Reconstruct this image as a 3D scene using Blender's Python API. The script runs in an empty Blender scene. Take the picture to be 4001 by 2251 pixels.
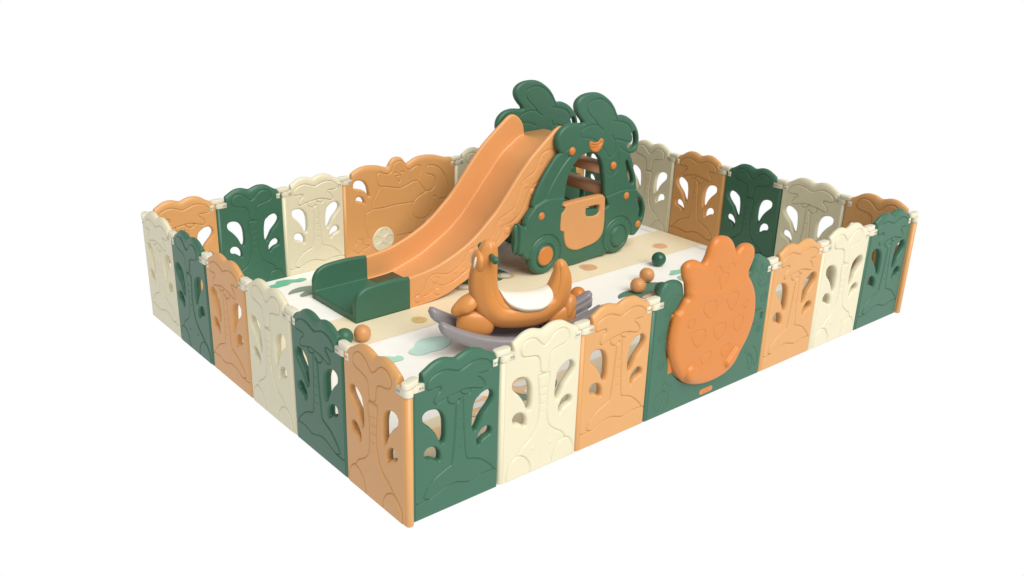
import bpy, bmesh, math, numpy as np
from mathutils import Vector, Matrix
S = 0.4                                   # one fence pitch in metres
sc = bpy.context.scene
# ---------------------------------------------------------------- camera
cam_d = bpy.data.cameras.new('camera'); cam = bpy.data.objects.new('camera', cam_d)
sc.collection.objects.link(cam); sc.camera = cam
CAM = np.array([-4.1356, -5.8322, 5.0721])
yaw, pitch, roll = 0.9271, -0.3778, 0.0021
f = Vector((math.cos(pitch)*math.cos(yaw), math.cos(pitch)*math.sin(yaw), math.sin(pitch)))
r_ = f.cross(Vector((0, 0, 1))).normalized(); u_ = r_.cross(f)
r2 = math.cos(roll)*r_ + math.sin(roll)*u_; u2 = -math.sin(roll)*r_ + math.cos(roll)*u_
m = Matrix((r2, u2, -f)).transposed().to_4x4(); m.translation = Vector(CAM*S)
cam.matrix_world = m
cam_d.sensor_width = 36; cam_d.lens = 3731.1/4001*36
cam_d.shift_x = (2000.5-1713.76)/4001; cam_d.shift_y = (1128.0-1125.5)/4001
cam_d.clip_start = .05; cam_d.clip_end = 100
# ---------------------------------------------------------------- studio light
w = bpy.data.worlds.new('World'); sc.world = w; w.use_nodes = True
nt = w.node_tree; bg = nt.nodes['Background']
geo = nt.nodes.new('ShaderNodeNewGeometry'); sep = nt.nodes.new('ShaderNodeSeparateXYZ')
tc = nt.nodes.new('ShaderNodeTexCoord')
nt.links.new(tc.outputs['Generated'], sep.inputs[0])
ramp = nt.nodes.new('ShaderNodeValToRGB')
mp = nt.nodes.new('ShaderNodeMapRange'); mp.inputs[1].default_value = -1; mp.inputs[2].default_value = 1
nt.links.new(sep.outputs['Z'], mp.inputs[0]); nt.links.new(mp.outputs[0], ramp.inputs[0])
ramp.color_ramp.elements[0].position = .53; ramp.color_ramp.elements[0].color = (1, 1, 1, 1)
ramp.color_ramp.elements[1].position = .62; ramp.color_ramp.elements[1].color = (.43, .43, .43, 1)
nt.links.new(ramp.outputs[0], bg.inputs[0]); bg.inputs[1].default_value = 1.0
sun_d = bpy.data.lights.new('softbox', 'SUN'); sun = bpy.data.objects.new('softbox', sun_d)
sc.collection.objects.link(sun)
sun_d.energy = 3.4; sun_d.angle = math.radians(50); sun_d.color = (1, .98, .94)
sun.rotation_euler = Vector((-.03, -.68, .74)).to_track_quat('Z', 'Y').to_euler()
sc.view_settings.view_transform = 'Standard'; sc.view_settings.look = 'None'
sc.view_settings.exposure = 0; sc.view_settings.gamma = 1
sc.render.engine = 'CYCLES'
# ---------------------------------------------------------------- materials
def mat(name, col, rough=.36, spec=.4, grain=.0):
    m = bpy.data.materials.new(name); m.use_nodes = True
    n = m.node_tree; b = n.nodes['Principled BSDF']
    b.inputs['Roughness'].default_value = rough
    b.inputs['Specular IOR Level'].default_value = spec
    no = n.nodes.new('ShaderNodeTexNoise'); no.inputs['Scale'].default_value = 14; no.inputs['Detail'].default_value = 4
    t = n.nodes.new('ShaderNodeTexCoord'); n.links.new(t.outputs['Object'], no.inputs['Vector'])
    mx = n.nodes.new('ShaderNodeMix'); mx.data_type = 'RGBA'
    mx.inputs['A'].default_value = (*[c*.97 for c in col], 1); mx.inputs['B'].default_value = (*[min(1, c*1.03) for c in col], 1)
    n.links.new(no.outputs['Fac'], mx.inputs['Factor']); n.links.new(mx.outputs['Result'], b.inputs['Base Color'])
    bn = n.nodes.new('ShaderNodeTexNoise'); bn.inputs['Scale'].default_value = 420; bn.inputs['Detail'].default_value = 2
    n.links.new(t.outputs['Object'], bn.inputs['Vector'])
    bp = n.nodes.new('ShaderNodeBump'); bp.inputs['Strength'].default_value = .05+grain; bp.inputs['Distance'].default_value = .001
    n.links.new(bn.outputs['Fac'], bp.inputs['Height']); n.links.new(bp.outputs['Normal'], b.inputs['Normal'])
    return m
MT = dict(
 green=mat('green_plastic', (.041, .129, .079), .38, .36),
 orange=mat('orange_plastic', (.59, .303, .108)),
 cream=mat('cream_plastic', (.64, .595, .425)),
 hinge=mat('ivory_plastic', (.66, .62, .48)),
 deep=mat('deep_orange_plastic', (.56, .190, .036)),
 slide=mat('slide_orange_plastic', (.68, .318, .118), .30),
 grey=mat('grey_plastic', (.26, .245, .258), .32),
 white=mat('white_plastic', (.72, .70, .64), .5),
 brown=mat('brown_plastic', (.52, .28, .15), .45),
 dark=mat('dark_hole', (.03, .03, .025), .7),
 dgreen=mat('dark_green_plastic', (.02, .10, .06), .3),
 ballo=mat('orange_ball', (.58, .27, .10), .4),
 rocker=mat('banana_orange_plastic', (.64, .27, .075), .3),
)
# ---------------------------------------------------------------- traced shapes, in fence pitches
D = {
'hole1':[(0.036,1.051),(0.049,1.084),(0.086,1.105),(0.133,1.108),(0.18,1.099),(0.228,1.074),(0.27,1.023),(0.294,0.958),(0.302,0.893),(0.302,0.785),(0.292,0.738),(0.275,0.712),(0.247,0.715),(0.219,0.748),(0.201,0.789),(0.174,0.843),(0.126,0.906),(0.079,0.953),(0.045,0.996)],
'hole2':[(0.051,0.681),(0.061,0.712),(0.088,0.737),(0.133,0.742),(0.181,0.726),(0.219,0.69),(0.243,0.64),(0.247,0.586),(0.237,0.555),(0.202,0.551),(0.174,0.578),(0.139,0.601),(0.098,0.609),(0.064,0.638)],
'hole3':[(0.774,1.109),(0.819,1.083),(0.846,1.032),(0.84,0.983),(0.808,0.935),(0.765,0.891),(0.722,0.847),(0.693,0.798),(0.665,0.749),(0.636,0.713),(0.607,0.717),(0.588,0.749),(0.582,0.803),(0.585,0.892),(0.595,0.972),(0.615,1.036),(0.658,1.073),(0.708,1.101)],
'hole4':[(0.761,0.742),(0.807,0.72),(0.832,0.678),(0.824,0.635),(0.802,0.617),(0.75,0.602),(0.713,0.582),(0.684,0.549),(0.662,0.547),(0.643,0.58),(0.642,0.64),(0.656,0.668),(0.674,0.7),(0.71,0.73)],
'leafA':[(0.083,1.34),(0.1,1.377),(0.14,1.409),(0.193,1.432),(0.254,1.441),(0.308,1.434),(0.377,1.407),(0.425,1.39),(0.467,1.393),(0.516,1.412),(0.572,1.429),(0.642,1.434),(0.7,1.423),(0.758,1.396),(0.796,1.358),(0.804,1.321),(0.783,1.296),(0.732,1.295),(0.681,1.298),(0.649,1.295),(0.642,1.275),(0.668,1.252),(0.705,1.216),(0.728,1.171),(0.718,1.143),(0.678,1.146),(0.591,1.173),(0.519,1.191),(0.47,1.192),(0.421,1.185),(0.351,1.179),(0.31,1.171),(0.276,1.163),(0.235,1.152),(0.194,1.139),(0.167,1.152),(0.161,1.182),(0.18,1.212),(0.207,1.24),(0.234,1.262),(0.234,1.293),(0.2,1.303),(0.153,1.3),(0.113,1.297),(0.09,1.311)],
'nutA1':[(0.314,1.17),(0.31,1.14),(0.324,1.111),(0.359,1.084),(0.401,1.08),(0.426,1.09),(0.443,1.11)],
'nutA2':[(0.449,1.192),(0.463,1.163),(0.499,1.136),(0.542,1.129),(0.566,1.143),(0.58,1.17)],
'trA1':[(0.443,1.11),(0.405,1.082),(0.402,1.017),(0.396,0.924),(0.391,0.811),(0.384,0.718),(0.374,0.618),(0.364,0.517),(0.35,0.476),(0.308,0.459),(0.244,0.434),(0.181,0.403),(0.118,0.348),(0.073,0.301),(0.048,0.251),(0.059,0.227),(0.097,0.212),(0.125,0.207)],
'trA2':[(0.478,1.139),(0.48,1.054),(0.487,0.893),(0.494,0.763),(0.5,0.69),(0.511,0.568),(0.527,0.49),(0.553,0.464),(0.635,0.436),(0.71,0.395),(0.772,0.342),(0.819,0.294),(0.855,0.243)],
'grA':[(-0.045,0.213),(-0.0,0.198),(0.055,0.202),(0.125,0.207),(0.195,0.232),(0.273,0.261),(0.345,0.273),(0.417,0.268),(0.498,0.24),(0.572,0.221),(0.639,0.233),(0.706,0.248),(0.775,0.249),(0.844,0.242),(0.91,0.222)],
'tickA1':[(0.421,0.9),(0.442,0.907),(0.467,0.903)],
'tickA2':[(0.422,0.81),(0.443,0.816),(0.468,0.81)],
'tickA3':[(0.423,0.707),(0.441,0.712),(0.462,0.71)],
'leafB':[(0.131,1.363),(0.136,1.4),(0.165,1.436),(0.209,1.462),(0.271,1.464),(0.318,1.444),(0.359,1.404),(0.401,1.367),(0.433,1.355),(0.472,1.377),(0.509,1.415),(0.555,1.451),(0.61,1.468),(0.667,1.463),(0.718,1.43),(0.739,1.388),(0.733,1.337),(0.694,1.309),(0.621,1.296),(0.558,1.281),(0.511,1.256),(0.493,1.221),(0.489,1.157),(0.481,1.08),(0.45,1.067),(0.409,1.075),(0.39,1.101),(0.381,1.156),(0.369,1.224),(0.344,1.258),(0.296,1.278),(0.217,1.291),(0.155,1.312)],
'trB1':[(0.487,1.047),(0.371,1.054),(0.364,1.03),(0.368,0.962),(0.381,0.858),(0.391,0.754),(0.387,0.689),(0.379,0.603),(0.352,0.503),(0.292,0.413),(0.206,0.354),(0.145,0.293),(0.115,0.266),(0.061,0.234),(0.016,0.174),(-0.004,0.105),(-0.003,0.041)],
'trB2':[(0.487,1.059),(0.504,1.034),(0.505,0.953),(0.49,0.871),(0.49,0.722),(0.49,0.655),(0.51,0.532),(0.543,0.465),(0.614,0.399),(0.693,0.35),(0.73,0.309),(0.758,0.267),(0.812,0.237),(0.851,0.18),(0.871,0.115),(0.874,0.041)],
'moB1':[(0.115,0.266),(0.171,0.259),(0.229,0.22),(0.281,0.152),(0.298,0.088),(0.294,0.037)],
'moB2':[(0.577,0.041),(0.586,0.103),(0.618,0.191),(0.674,0.25),(0.733,0.265),(0.767,0.26)],
'dots':[(0.322,0.295),(0.545,0.292)],
'tickB1':[(0.398,0.916),(0.471,0.91)],
'tickB2':[(0.403,0.831),(0.464,0.829)],
'tickB3':[(0.404,0.745),(0.461,0.741)],
'tickB4':[(0.409,0.655),(0.462,0.652)],
'gL':[(-0.01,1.477),(0.017,1.53),(0.081,1.57),(0.163,1.586),(0.249,1.574),(0.325,1.538),(0.377,1.475),(0.4,1.388)],
'gR':[(1.466,1.371),(1.502,1.396),(1.516,1.489),(1.527,1.556),(1.589,1.572),(1.677,1.549),(1.764,1.489),(1.829,1.421)],
'door':[(0.356,1.361),(0.344,1.425),(0.324,1.511),(0.278,1.582),(0.257,1.676),(0.277,1.731),(0.343,1.761),(0.43,1.757),(0.507,1.725),(0.57,1.692),(0.598,1.701),(0.634,1.753),(0.664,1.837),(0.711,1.907),(0.78,1.938),(0.886,1.93),(0.984,1.893),(1.057,1.827),(1.101,1.757),(1.129,1.704),(1.183,1.734),(1.24,1.764),(1.335,1.76),(1.423,1.721),(1.459,1.661),(1.46,1.577),(1.433,1.508),(1.404,1.451),(1.398,1.399),(1.463,1.32),(1.532,1.217),(1.579,1.107),(1.606,0.957),(1.603,0.824),(1.563,0.688),(1.503,0.568),(1.423,0.465),(1.332,0.336),(1.199,0.255),(1.044,0.222),(0.87,0.218),(0.711,0.239),(0.549,0.292),(0.418,0.368),(0.296,0.493),(0.202,0.65),(0.154,0.792),(0.144,0.92),(0.16,1.061),(0.197,1.206),(0.256,1.243),(0.322,1.329)],
'tab':[(0.227,1.203),(0.302,1.199),(0.313,0.504),(0.222,0.526)],
'eye1':[(0.753,1.551),(0.758,1.596),(0.807,1.616),(0.857,1.59),(0.88,1.543)],
'eye2':[(0.987,1.545),(0.994,1.59),(1.037,1.609),(1.074,1.588),(1.094,1.547)],
'beak':[(0.857,1.502),(0.907,1.522),(0.985,1.509),(0.988,1.452),(0.962,1.385),(0.91,1.329),(0.866,1.407),(0.851,1.472)],
'scale0':[(0.627,1.215),(0.667,1.247),(0.773,1.241),(0.838,1.215),(0.837,1.131),(0.803,1.065),(0.745,1.043),(0.657,1.123),(0.621,1.185)],
'scale1':[(0.389,1.088),(0.438,1.101),(0.496,1.086),(0.499,1.038),(0.446,1.0),(0.395,1.045)],
'scale2':[(0.481,0.917),(0.52,0.948),(0.611,0.943),(0.698,0.917),(0.702,0.846),(0.653,0.773),(0.59,0.742),(0.51,0.824),(0.483,0.884)],
'scale3':[(0.843,0.915),(0.902,0.932),(0.981,0.928),(1.042,0.906),(1.039,0.82),(0.979,0.76),(0.935,0.739),(0.869,0.811),(0.843,0.872)],
'scale4':[(1.015,1.214),(1.065,1.244),(1.142,1.249),(1.198,1.228),(1.201,1.147),(1.166,1.08),(1.126,1.039),(1.048,1.12)],
'scale5':[(1.327,1.073),(1.363,1.097),(1.407,1.08),(1.4,1.033),(1.374,0.999),(1.337,1.038)],
'scale6':[(1.183,0.902),(1.233,0.933),(1.339,0.925),(1.337,0.851),(1.302,0.783),(1.256,0.751),(1.19,0.834)],
'scale7':[(1.022,0.604),(1.08,0.632),(1.165,0.631),(1.156,0.567),(1.109,0.513),(1.073,0.495),(1.025,0.559)],
'scale8':[(0.672,0.605),(0.721,0.634),(0.838,0.626),(0.84,0.567),(0.799,0.535),(0.732,0.5),(0.674,0.566)],
'foot1':[(0.545,0.451),(0.532,0.531),(0.654,0.429)],
'foot2':[(1.162,0.402),(1.293,0.528)],
'crease':[(0.324,1.422),(0.477,1.414),(0.676,1.371),(0.849,1.327),(1.0,1.344),(1.149,1.383),(1.27,1.408),(1.331,1.426)],
'ban1':[(0.31,1.395),(0.186,1.42),(0.122,1.375),(0.098,1.289),(0.103,1.217),(0.133,1.189),(0.137,1.259),(0.164,1.324),(0.221,1.371),(0.305,1.381)],
'ban2':[(0.257,1.367),(0.199,1.325),(0.166,1.252),(0.172,1.189),(0.199,1.172),(0.212,1.23),(0.236,1.316)],
'cir':[(0.093,0.974),(0.153,0.976),(0.109,0.637),(0.155,0.637),(1.796,1.018),(1.851,1.023),(1.774,0.626),(1.813,0.627)],
'pin1':[(0.185,0.309),(0.106,0.306),(0.056,0.246),(0.048,0.171),(0.095,0.106),(0.193,0.085),(0.26,0.135),(0.274,0.22),(0.256,0.275)],
'crn1':[(0.195,0.424),(0.176,0.383),(0.168,0.331),(0.253,0.293),(0.307,0.331),(0.32,0.347),(0.251,0.365)],
'pin2':[(1.716,1.359),(1.658,1.317),(1.648,1.243),(1.706,1.164),(1.793,1.154),(1.838,1.221),(1.829,1.301),(1.767,1.356)],
'crn2':[(1.679,1.443),(1.661,1.382),(1.581,1.389),(1.656,1.329),(1.701,1.351),(1.698,1.406)],
'ban3':[(1.557,0.394),(1.636,0.424),(1.743,0.4),(1.814,0.303),(1.825,0.206),(1.788,0.157),(1.747,0.252),(1.677,0.342),(1.578,0.373)],
'ban4':[(1.627,0.339),(1.654,0.244),(1.704,0.123),(1.734,0.185),(1.705,0.288),(1.654,0.332)],
'latch':[(1.674,0.893),(1.781,0.883),(1.835,0.83),(1.834,0.75),(1.765,0.711),(1.664,0.726)],
'slot':[(1.746,0.847),(1.808,0.837),(1.812,0.733),(1.752,0.737)],
'plate':[(0.848,0.077),(1.015,0.122),(0.931,0.099),(0.814,0.093),(1.05,0.105)],
'eTop':[(-0.009,1.46),(0.091,1.504),(0.215,1.552),(0.37,1.557),(0.526,1.531),(0.635,1.494),(0.691,1.486),(0.732,1.548),(0.797,1.606),(0.878,1.614),(0.959,1.589),(1.023,1.518),(1.056,1.492),(1.122,1.517),(1.221,1.557),(1.372,1.57),(1.558,1.55),(1.695,1.51),(1.799,1.478),(1.886,1.471),(1.957,1.436)],
'eH1':[(0.068,1.281),(0.085,1.332),(0.132,1.364),(0.201,1.36),(0.27,1.329),(0.33,1.251),(0.355,1.152),(0.368,1.074),(0.332,1.074),(0.295,1.135),(0.234,1.179),(0.157,1.205),(0.081,1.232)],
'eH2':[(0.109,1.071),(0.138,1.107),(0.193,1.109),(0.246,1.078),(0.283,1.0),(0.289,0.944),(0.251,0.978),(0.182,1.011),(0.117,1.029)],
'eBird':[(0.541,1.203),(0.496,1.319),(0.498,1.387),(0.554,1.421),(0.633,1.386),(0.705,1.371),(0.761,1.4),(0.795,1.49),(0.861,1.535),(0.942,1.537),(0.998,1.494),(1.038,1.412),(1.104,1.375),(1.17,1.399),(1.237,1.424),(1.295,1.408),(1.303,1.344),(1.269,1.265),(1.26,1.19),(1.168,1.184),(1.051,1.147),(0.919,1.119),(0.789,1.145),(0.66,1.18)],
'eEye1':[(0.812,1.358),(0.834,1.378),(0.866,1.357)],
'eEye2':[(0.939,1.352),(0.964,1.376),(0.991,1.351)],
'eBeak':[(0.849,1.318),(0.938,1.318),(0.938,1.262),(0.901,1.206),(0.864,1.267)],
'eB1':[(0.54,1.176),(0.482,1.089),(0.433,1.001),(0.402,0.924),(0.4,0.862),(0.621,0.857),(0.849,0.865),(1.182,0.849)],
'eB2':[(1.26,1.176),(1.336,1.072),(1.403,0.982),(1.318,0.947),(1.233,0.904),(1.173,0.843),(1.147,0.72),(1.188,0.611),(1.281,0.558),(1.402,0.557),(1.506,0.618),(1.575,0.722)],
'eTk':[(1.403,0.982),(1.506,0.986),(1.584,1.045),(1.601,1.128),(1.558,1.213),(1.455,1.253),(1.421,1.277),(1.43,1.381),(1.489,1.393),(1.609,1.36),(1.713,1.281),(1.801,1.153),(1.851,1.015),(1.864,0.883)],
'eEye':[(1.558,0.874),(1.58,0.883),(1.596,0.863)],
'eEar':[(1.68,0.805),(1.733,0.811),(1.785,0.809)],
'eCart':[(0.381,0.851),(0.301,0.818),(0.274,0.725),(0.278,0.599),(0.307,0.495),(0.352,0.408)],
'eRock':[(0.031,0.283),(0.049,0.35),(0.097,0.382),(0.123,0.433),(0.178,0.439),(0.224,0.398),(0.238,0.332),(0.333,0.298),(0.284,0.273),(0.204,0.261),(0.179,0.216),(0.123,0.221),(0.07,0.261)],
'eWh':[(0.582,0.362),(0.787,0.342),(0.587,0.565),(0.585,0.504),(0.725,0.398)],
'body':[(0.817,2.194),(0.744,2.277),(0.677,2.363),(0.652,2.452),(0.676,2.527),(0.755,2.587),(0.874,2.617),(1.02,2.617),(1.158,2.587),(1.29,2.516),(1.4,2.43),(1.48,2.332),(1.548,2.225),(1.64,2.214),(1.748,2.183),(1.876,2.104),(1.966,2.01),(2.025,1.91),(2.051,1.804),(2.048,1.71),(2.024,1.629),(1.961,1.586),(1.887,1.582),(1.921,1.521),(1.958,1.43),(1.981,1.352),(2.026,1.258),(2.065,1.137),(2.09,0.987),(2.161,0.926),(2.242,0.833),(2.297,0.724),(2.318,0.631),(2.308,0.512),(2.265,0.399),(2.218,0.32),(2.167,0.269),(2.102,0.221),(2.06,0.225),(1.947,0.242),(1.617,0.118),(1.476,0.04),(1.356,0.028),(1.158,0.026),(0.899,0.002),(0.662,0.013),(0.257,0.21),(-0.036,0.282),(-0.179,0.285),(-0.227,0.314),(-0.288,0.364),(-0.32,0.422),(-0.394,0.406),(-0.392,0.626),(-0.378,0.882),(-0.28,0.82),(-0.27,0.863),(-0.223,0.954),(-0.146,1.039),(-0.096,1.084),(-0.12,1.097),(-0.086,1.217),(-0.023,1.34),(0.063,1.477),(0.161,1.603),(0.27,1.728),(0.349,1.796),(0.383,1.803),(0.338,1.867),(0.31,1.932),(0.304,2.011),(0.329,2.086),(0.383,2.148),(0.463,2.194),(0.569,2.214),(0.677,2.211)],
'win':[(0.525,0.972),(0.518,1.112),(0.534,1.283),(0.567,1.423),(0.631,1.54),(0.722,1.634),(0.839,1.707),(0.974,1.726),(1.089,1.703),(1.183,1.639),(1.25,1.537),(1.295,1.401),(1.334,1.226),(1.36,1.014),(1.378,0.819)],
'door_c':[(0.505,1.034),(1.241,1.037),(1.327,1.019),(1.36,0.978),(1.367,0.824),(1.376,0.629),(1.371,0.513),(1.37,0.487),(1.339,0.395),(1.254,0.314),(1.126,0.272),(0.972,0.255),(0.807,0.24),(0.677,0.277),(0.585,0.335),(0.536,0.421),(0.51,0.521),(0.499,0.595),(0.423,0.628),(0.418,0.793),(0.429,0.902),(0.481,0.939),(0.51,0.971)],
'handle':[(0.963,0.84),(0.972,0.876),(1.048,0.886),(1.19,0.882),(1.231,0.858),(1.224,0.792),(1.175,0.753),(1.059,0.755),(0.98,0.78)],
'studs':[(0.598,1.812),(0.669,1.802),(0.593,1.879),(1.49,1.464),(1.827,0.934),(0.041,0.93),(2.148,0.412)],
'bananaC':[(0.951,1.915),(0.982,1.915),(1.06,1.887),(1.135,1.89),(1.163,1.927),(1.207,1.927),(1.245,1.902),(1.239,1.831),(1.197,1.764),(1.125,1.721),(1.035,1.734),(0.968,1.787),(0.94,1.854)],
'slot1':[(1.871,1.911),(1.914,1.94),(1.959,1.9),(1.995,1.783),(1.975,1.701),(1.885,1.662),(1.787,1.709),(1.795,1.75),(1.873,1.772),(1.889,1.844)],
'slot2':[(1.777,1.458),(1.78,1.5),(1.824,1.489),(1.891,1.375),(1.959,1.25),(1.995,1.148),(1.963,1.09),(1.906,1.114),(1.861,1.217),(1.814,1.339)],
'slot3':[(2.074,0.838),(2.12,0.859),(2.206,0.78),(2.248,0.663),(2.247,0.554),(2.219,0.494),(2.152,0.526),(2.168,0.628),(2.142,0.732)],
'lg1':[(1.221,2.045),(1.128,2.106),(1.072,2.175),(0.978,2.258),(0.897,2.337),(0.867,2.402),(0.886,2.469),(0.968,2.508),(1.091,2.516),(1.205,2.486),(1.298,2.432),(1.396,2.341),(1.47,2.234),(1.526,2.133)],
'lg2':[(1.427,2.15),(1.526,2.133),(1.652,2.104),(1.762,2.054),(1.837,1.971),(1.867,1.884),(1.849,1.803),(1.778,1.789),(1.669,1.822),(1.561,1.853),(1.489,1.856),(1.436,1.931)],
'lg3':[(1.489,1.856),(1.518,1.765),(1.515,1.664),(1.455,1.607),(1.39,1.612),(1.318,1.692),(1.232,1.791)],
'lg4':[(1.113,2.126),(0.987,2.146),(0.865,2.13),(0.783,2.088),(0.764,2.029),(0.78,1.982),(0.904,1.964),(1.018,1.933),(1.096,1.895)],
'fl1':[(0.51,1.109),(0.32,1.142),(0.129,1.143),(-0.033,1.104),(-0.096,1.084)],
'fl2':[(1.385,0.99),(1.541,1.012),(1.726,1.033),(1.902,1.023),(2.087,0.987)],
'fl3':[(0.128,1.157),(0.192,1.286),(0.301,1.439),(0.422,1.59),(0.546,1.705),(0.592,1.743)],
'fl4':[(1.597,1.635),(1.623,1.444),(1.561,1.341),(1.472,1.312),(1.377,1.351),(1.291,1.439)],
'fl5':[(0.319,1.887),(0.395,1.806),(0.5,1.835),(0.593,1.884)],
'fl6':[(1.626,1.731),(1.74,1.65),(1.887,1.582)],
'lamp':[(-0.388,0.404),(-0.392,0.626),(-0.375,0.886),(-0.28,0.822),(-0.2,0.715),(-0.163,0.625),(-0.191,0.53),(-0.257,0.46),(-0.325,0.419)],
}
MAT = [
('g1',[(1.46,5.69),(1.53,5.72),(1.62,5.73),(1.68,5.8),(1.76,5.8),(1.85,5.78),(1.95,5.72),(2.02,5.73),(2.08,5.67),(2.06,5.62),(1.95,5.6),(1.85,5.64),(1.75,5.59),(1.67,5.59),(1.59,5.58),(1.54,5.63)]),
('g2',[(1.6,5.3),(1.7,5.38),(1.83,5.41),(1.94,5.39),(2.03,5.35),(2.12,5.26),(1.99,5.05),(1.89,5.1),(1.76,5.07),(1.69,5.08),(1.7,5.15),(1.78,5.2),(1.83,5.24),(1.76,5.26),(1.66,5.26),(1.59,5.26)]),
('y1',[(2.44,3.52),(2.51,3.58),(2.59,3.55),(2.63,3.47),(2.6,3.39),(2.51,3.36),(2.43,3.42)]),
('t1',[(1.87,2.77),(1.98,2.82),(2.07,2.91),(2.18,2.96),(2.31,2.94),(2.43,2.89),(2.5,2.77),(2.4,2.64),(2.19,2.57),(2.08,2.59),(1.95,2.58),(1.87,2.63),(1.84,2.71)]),
('t2',[(1.51,2.84),(1.64,2.74),(1.69,2.75),(1.72,2.69),(1.7,2.63),(1.64,2.61),(1.55,2.62),(1.5,2.6),(1.4,2.62)]),
('o1',[(5.63,3.67),(5.72,3.69),(5.79,3.65),(5.85,3.58),(5.81,3.46),(5.73,3.43),(5.6,3.46),(5.59,3.56)]),
('o2',[(7.23,3.64),(7.33,3.69),(7.42,3.66),(7.46,3.6),(7.43,3.53),(7.43,3.51),(7.38,3.46),(7.3,3.46),(7.24,3.49),(7.21,3.56)]),
('g3',[(6.46,2.64),(6.52,2.66),(6.6,2.72),(6.74,2.68),(6.87,2.76),(6.96,2.77),(7.04,2.73),(6.92,2.64),(6.65,2.57),(6.52,2.58),(6.46,2.59)]),
('g3',[(6.44,2.46),(6.52,2.51),(6.6,2.46),(6.7,2.42),(6.55,2.29),(6.41,2.34)]),
('g3',[(7.21,2.68),(7.26,2.68),(7.26,2.63),(7.2,2.61)]),
('g4',[(5.18,2.45),(5.27,2.52),(5.41,2.55),(5.53,2.53),(5.6,2.48),(5.91,2.58),(6.0,2.56),(6.16,2.44),(6.16,2.33),(5.96,2.26),(5.71,2.27),(5.53,2.24),(5.43,2.26),(5.41,2.38),(5.26,2.42),(5.18,2.41)]),
('b1',[(5.44,2.25),(5.64,2.29),(5.71,2.26),(5.83,2.2),(5.68,2.08),(5.5,2.11)]),
('g5',[(3.65,4.18),(3.78,4.21),(4.01,4.3),(4.28,4.35),(4.55,4.3),(4.59,4.23),(4.59,4.12),(4.55,4.04),(4.33,3.93),(4.25,3.94),(4.01,4.02),(3.82,4.06)]),
('r1',[(4.38,4.09),(4.46,4.14),(4.55,4.11),(4.59,4.04),(4.58,3.94),(4.51,3.9),(4.4,3.92),(4.35,4.01)]),
('w1',[(4.42,4.06),(4.47,4.09),(4.52,4.07),(4.55,4.02),(4.54,3.97),(4.49,3.94),(4.43,3.96),(4.4,4.01)]),
('r1',[(3.6,4.1),(3.68,4.14),(3.77,4.11),(3.83,4.03),(3.81,3.94),(3.73,3.91),(3.63,3.94),(3.58,4.01)]),
('w1',[(3.64,4.06),(3.69,4.09),(3.74,4.07),(3.77,4.02),(3.76,3.98),(3.71,3.95),(3.66,3.97),(3.63,4.01)]),
]
TOP = [(.045,1.472),(.1,1.503),(.15,1.530),(.2,1.547),(.255,1.553),(.31,1.546),(.36,1.529),(.40,1.518),(.43,1.523),(.47,1.538),
       (.52,1.551),(.575,1.554),(.64,1.545),(.70,1.520),(.75,1.487),(.80,1.458),(.855,1.436)]
# ---------------------------------------------------------------- helpers
def smooth(pts, closed=True, n=4):
    p = np.array(pts, float); N = len(p); out = []
    rng = range(N) if closed else range(N-1)
    for i in rng:
        if closed: a, b, c, d = p[i-1], p[i], p[(i+1) % N], p[(i+2) % N]
        else: a, b, c, d = p[max(i-1, 0)], p[i], p[i+1], p[min(i+2, N-1)]
        for k in range(n):
            t = k/n
            out.append(.5*((2*b)+(-a+c)*t+(2*a-5*b+4*c-d)*t*t+(-a+3*b-3*c+d)*t**3))
    if not closed: out.append(p[-1])
    return np.array(out)
def segdist(X, pts, closed):
    A = pts if closed else pts[:-1]; B = np.roll(pts, -1, 0) if closed else pts[1:]
    best = np.full(len(X), 1e9)
    for a, b in zip(A, B):
        e = b-a; L = e@e
        if L < 1e-14: continue
        t = np.clip(((X-a)@e)/L, 0, 1)
        d = ((X-a-t[:, None]*e)**2).sum(1)
        np.minimum(best, d, out=best)
    return np.sqrt(best)
def inside(X, pts):
    c = np.zeros(len(X), bool); B = np.roll(pts, -1, 0)
    for (x1, y1), (x2, y2) in zip(pts, B):
        if y1 == y2: continue
        k = ((y1 > X[:, 1]) != (y2 > X[:, 1])) & (X[:, 0] < (x2-x1)*(X[:, 1]-y1)/(y2-y1)+x1)
        c ^= k
    return c
def sdf(X, pts, far=.16):
    """positive inside; only accurate near the outline"""
    lo = pts.min(0)-far; hi = pts.max(0)+far
    m = (X[:, 0] > lo[0]) & (X[:, 0] < hi[0]) & (X[:, 1] > lo[1]) & (X[:, 1] < hi[1])
    out = np.full(len(X), -far); Y = X[m]
    if len(Y):
        d = segdist(Y, pts, True); out[m] = np.where(inside(Y, pts), d, -d)
    return out
def ldist(X, pts, far=.04):
    lo = pts.min(0)-far; hi = pts.max(0)+far
    m = (X[:, 0] > lo[0]) & (X[:, 0] < hi[0]) & (X[:, 1] > lo[1]) & (X[:, 1] < hi[1])
    out = np.full(len(X), far); Y = X[m]
    if len(Y): out[m] = segdist(Y, pts, False)
    return out
def rnd(d, r):
    q = np.clip(d/r, 0, 1); return np.sqrt(np.maximum(0, 1-(1-q)**2))
def sst(x, a, b):
    t = np.clip((x-a)/(b-a), 0, 1); return t*t*(3-2*t)
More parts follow.
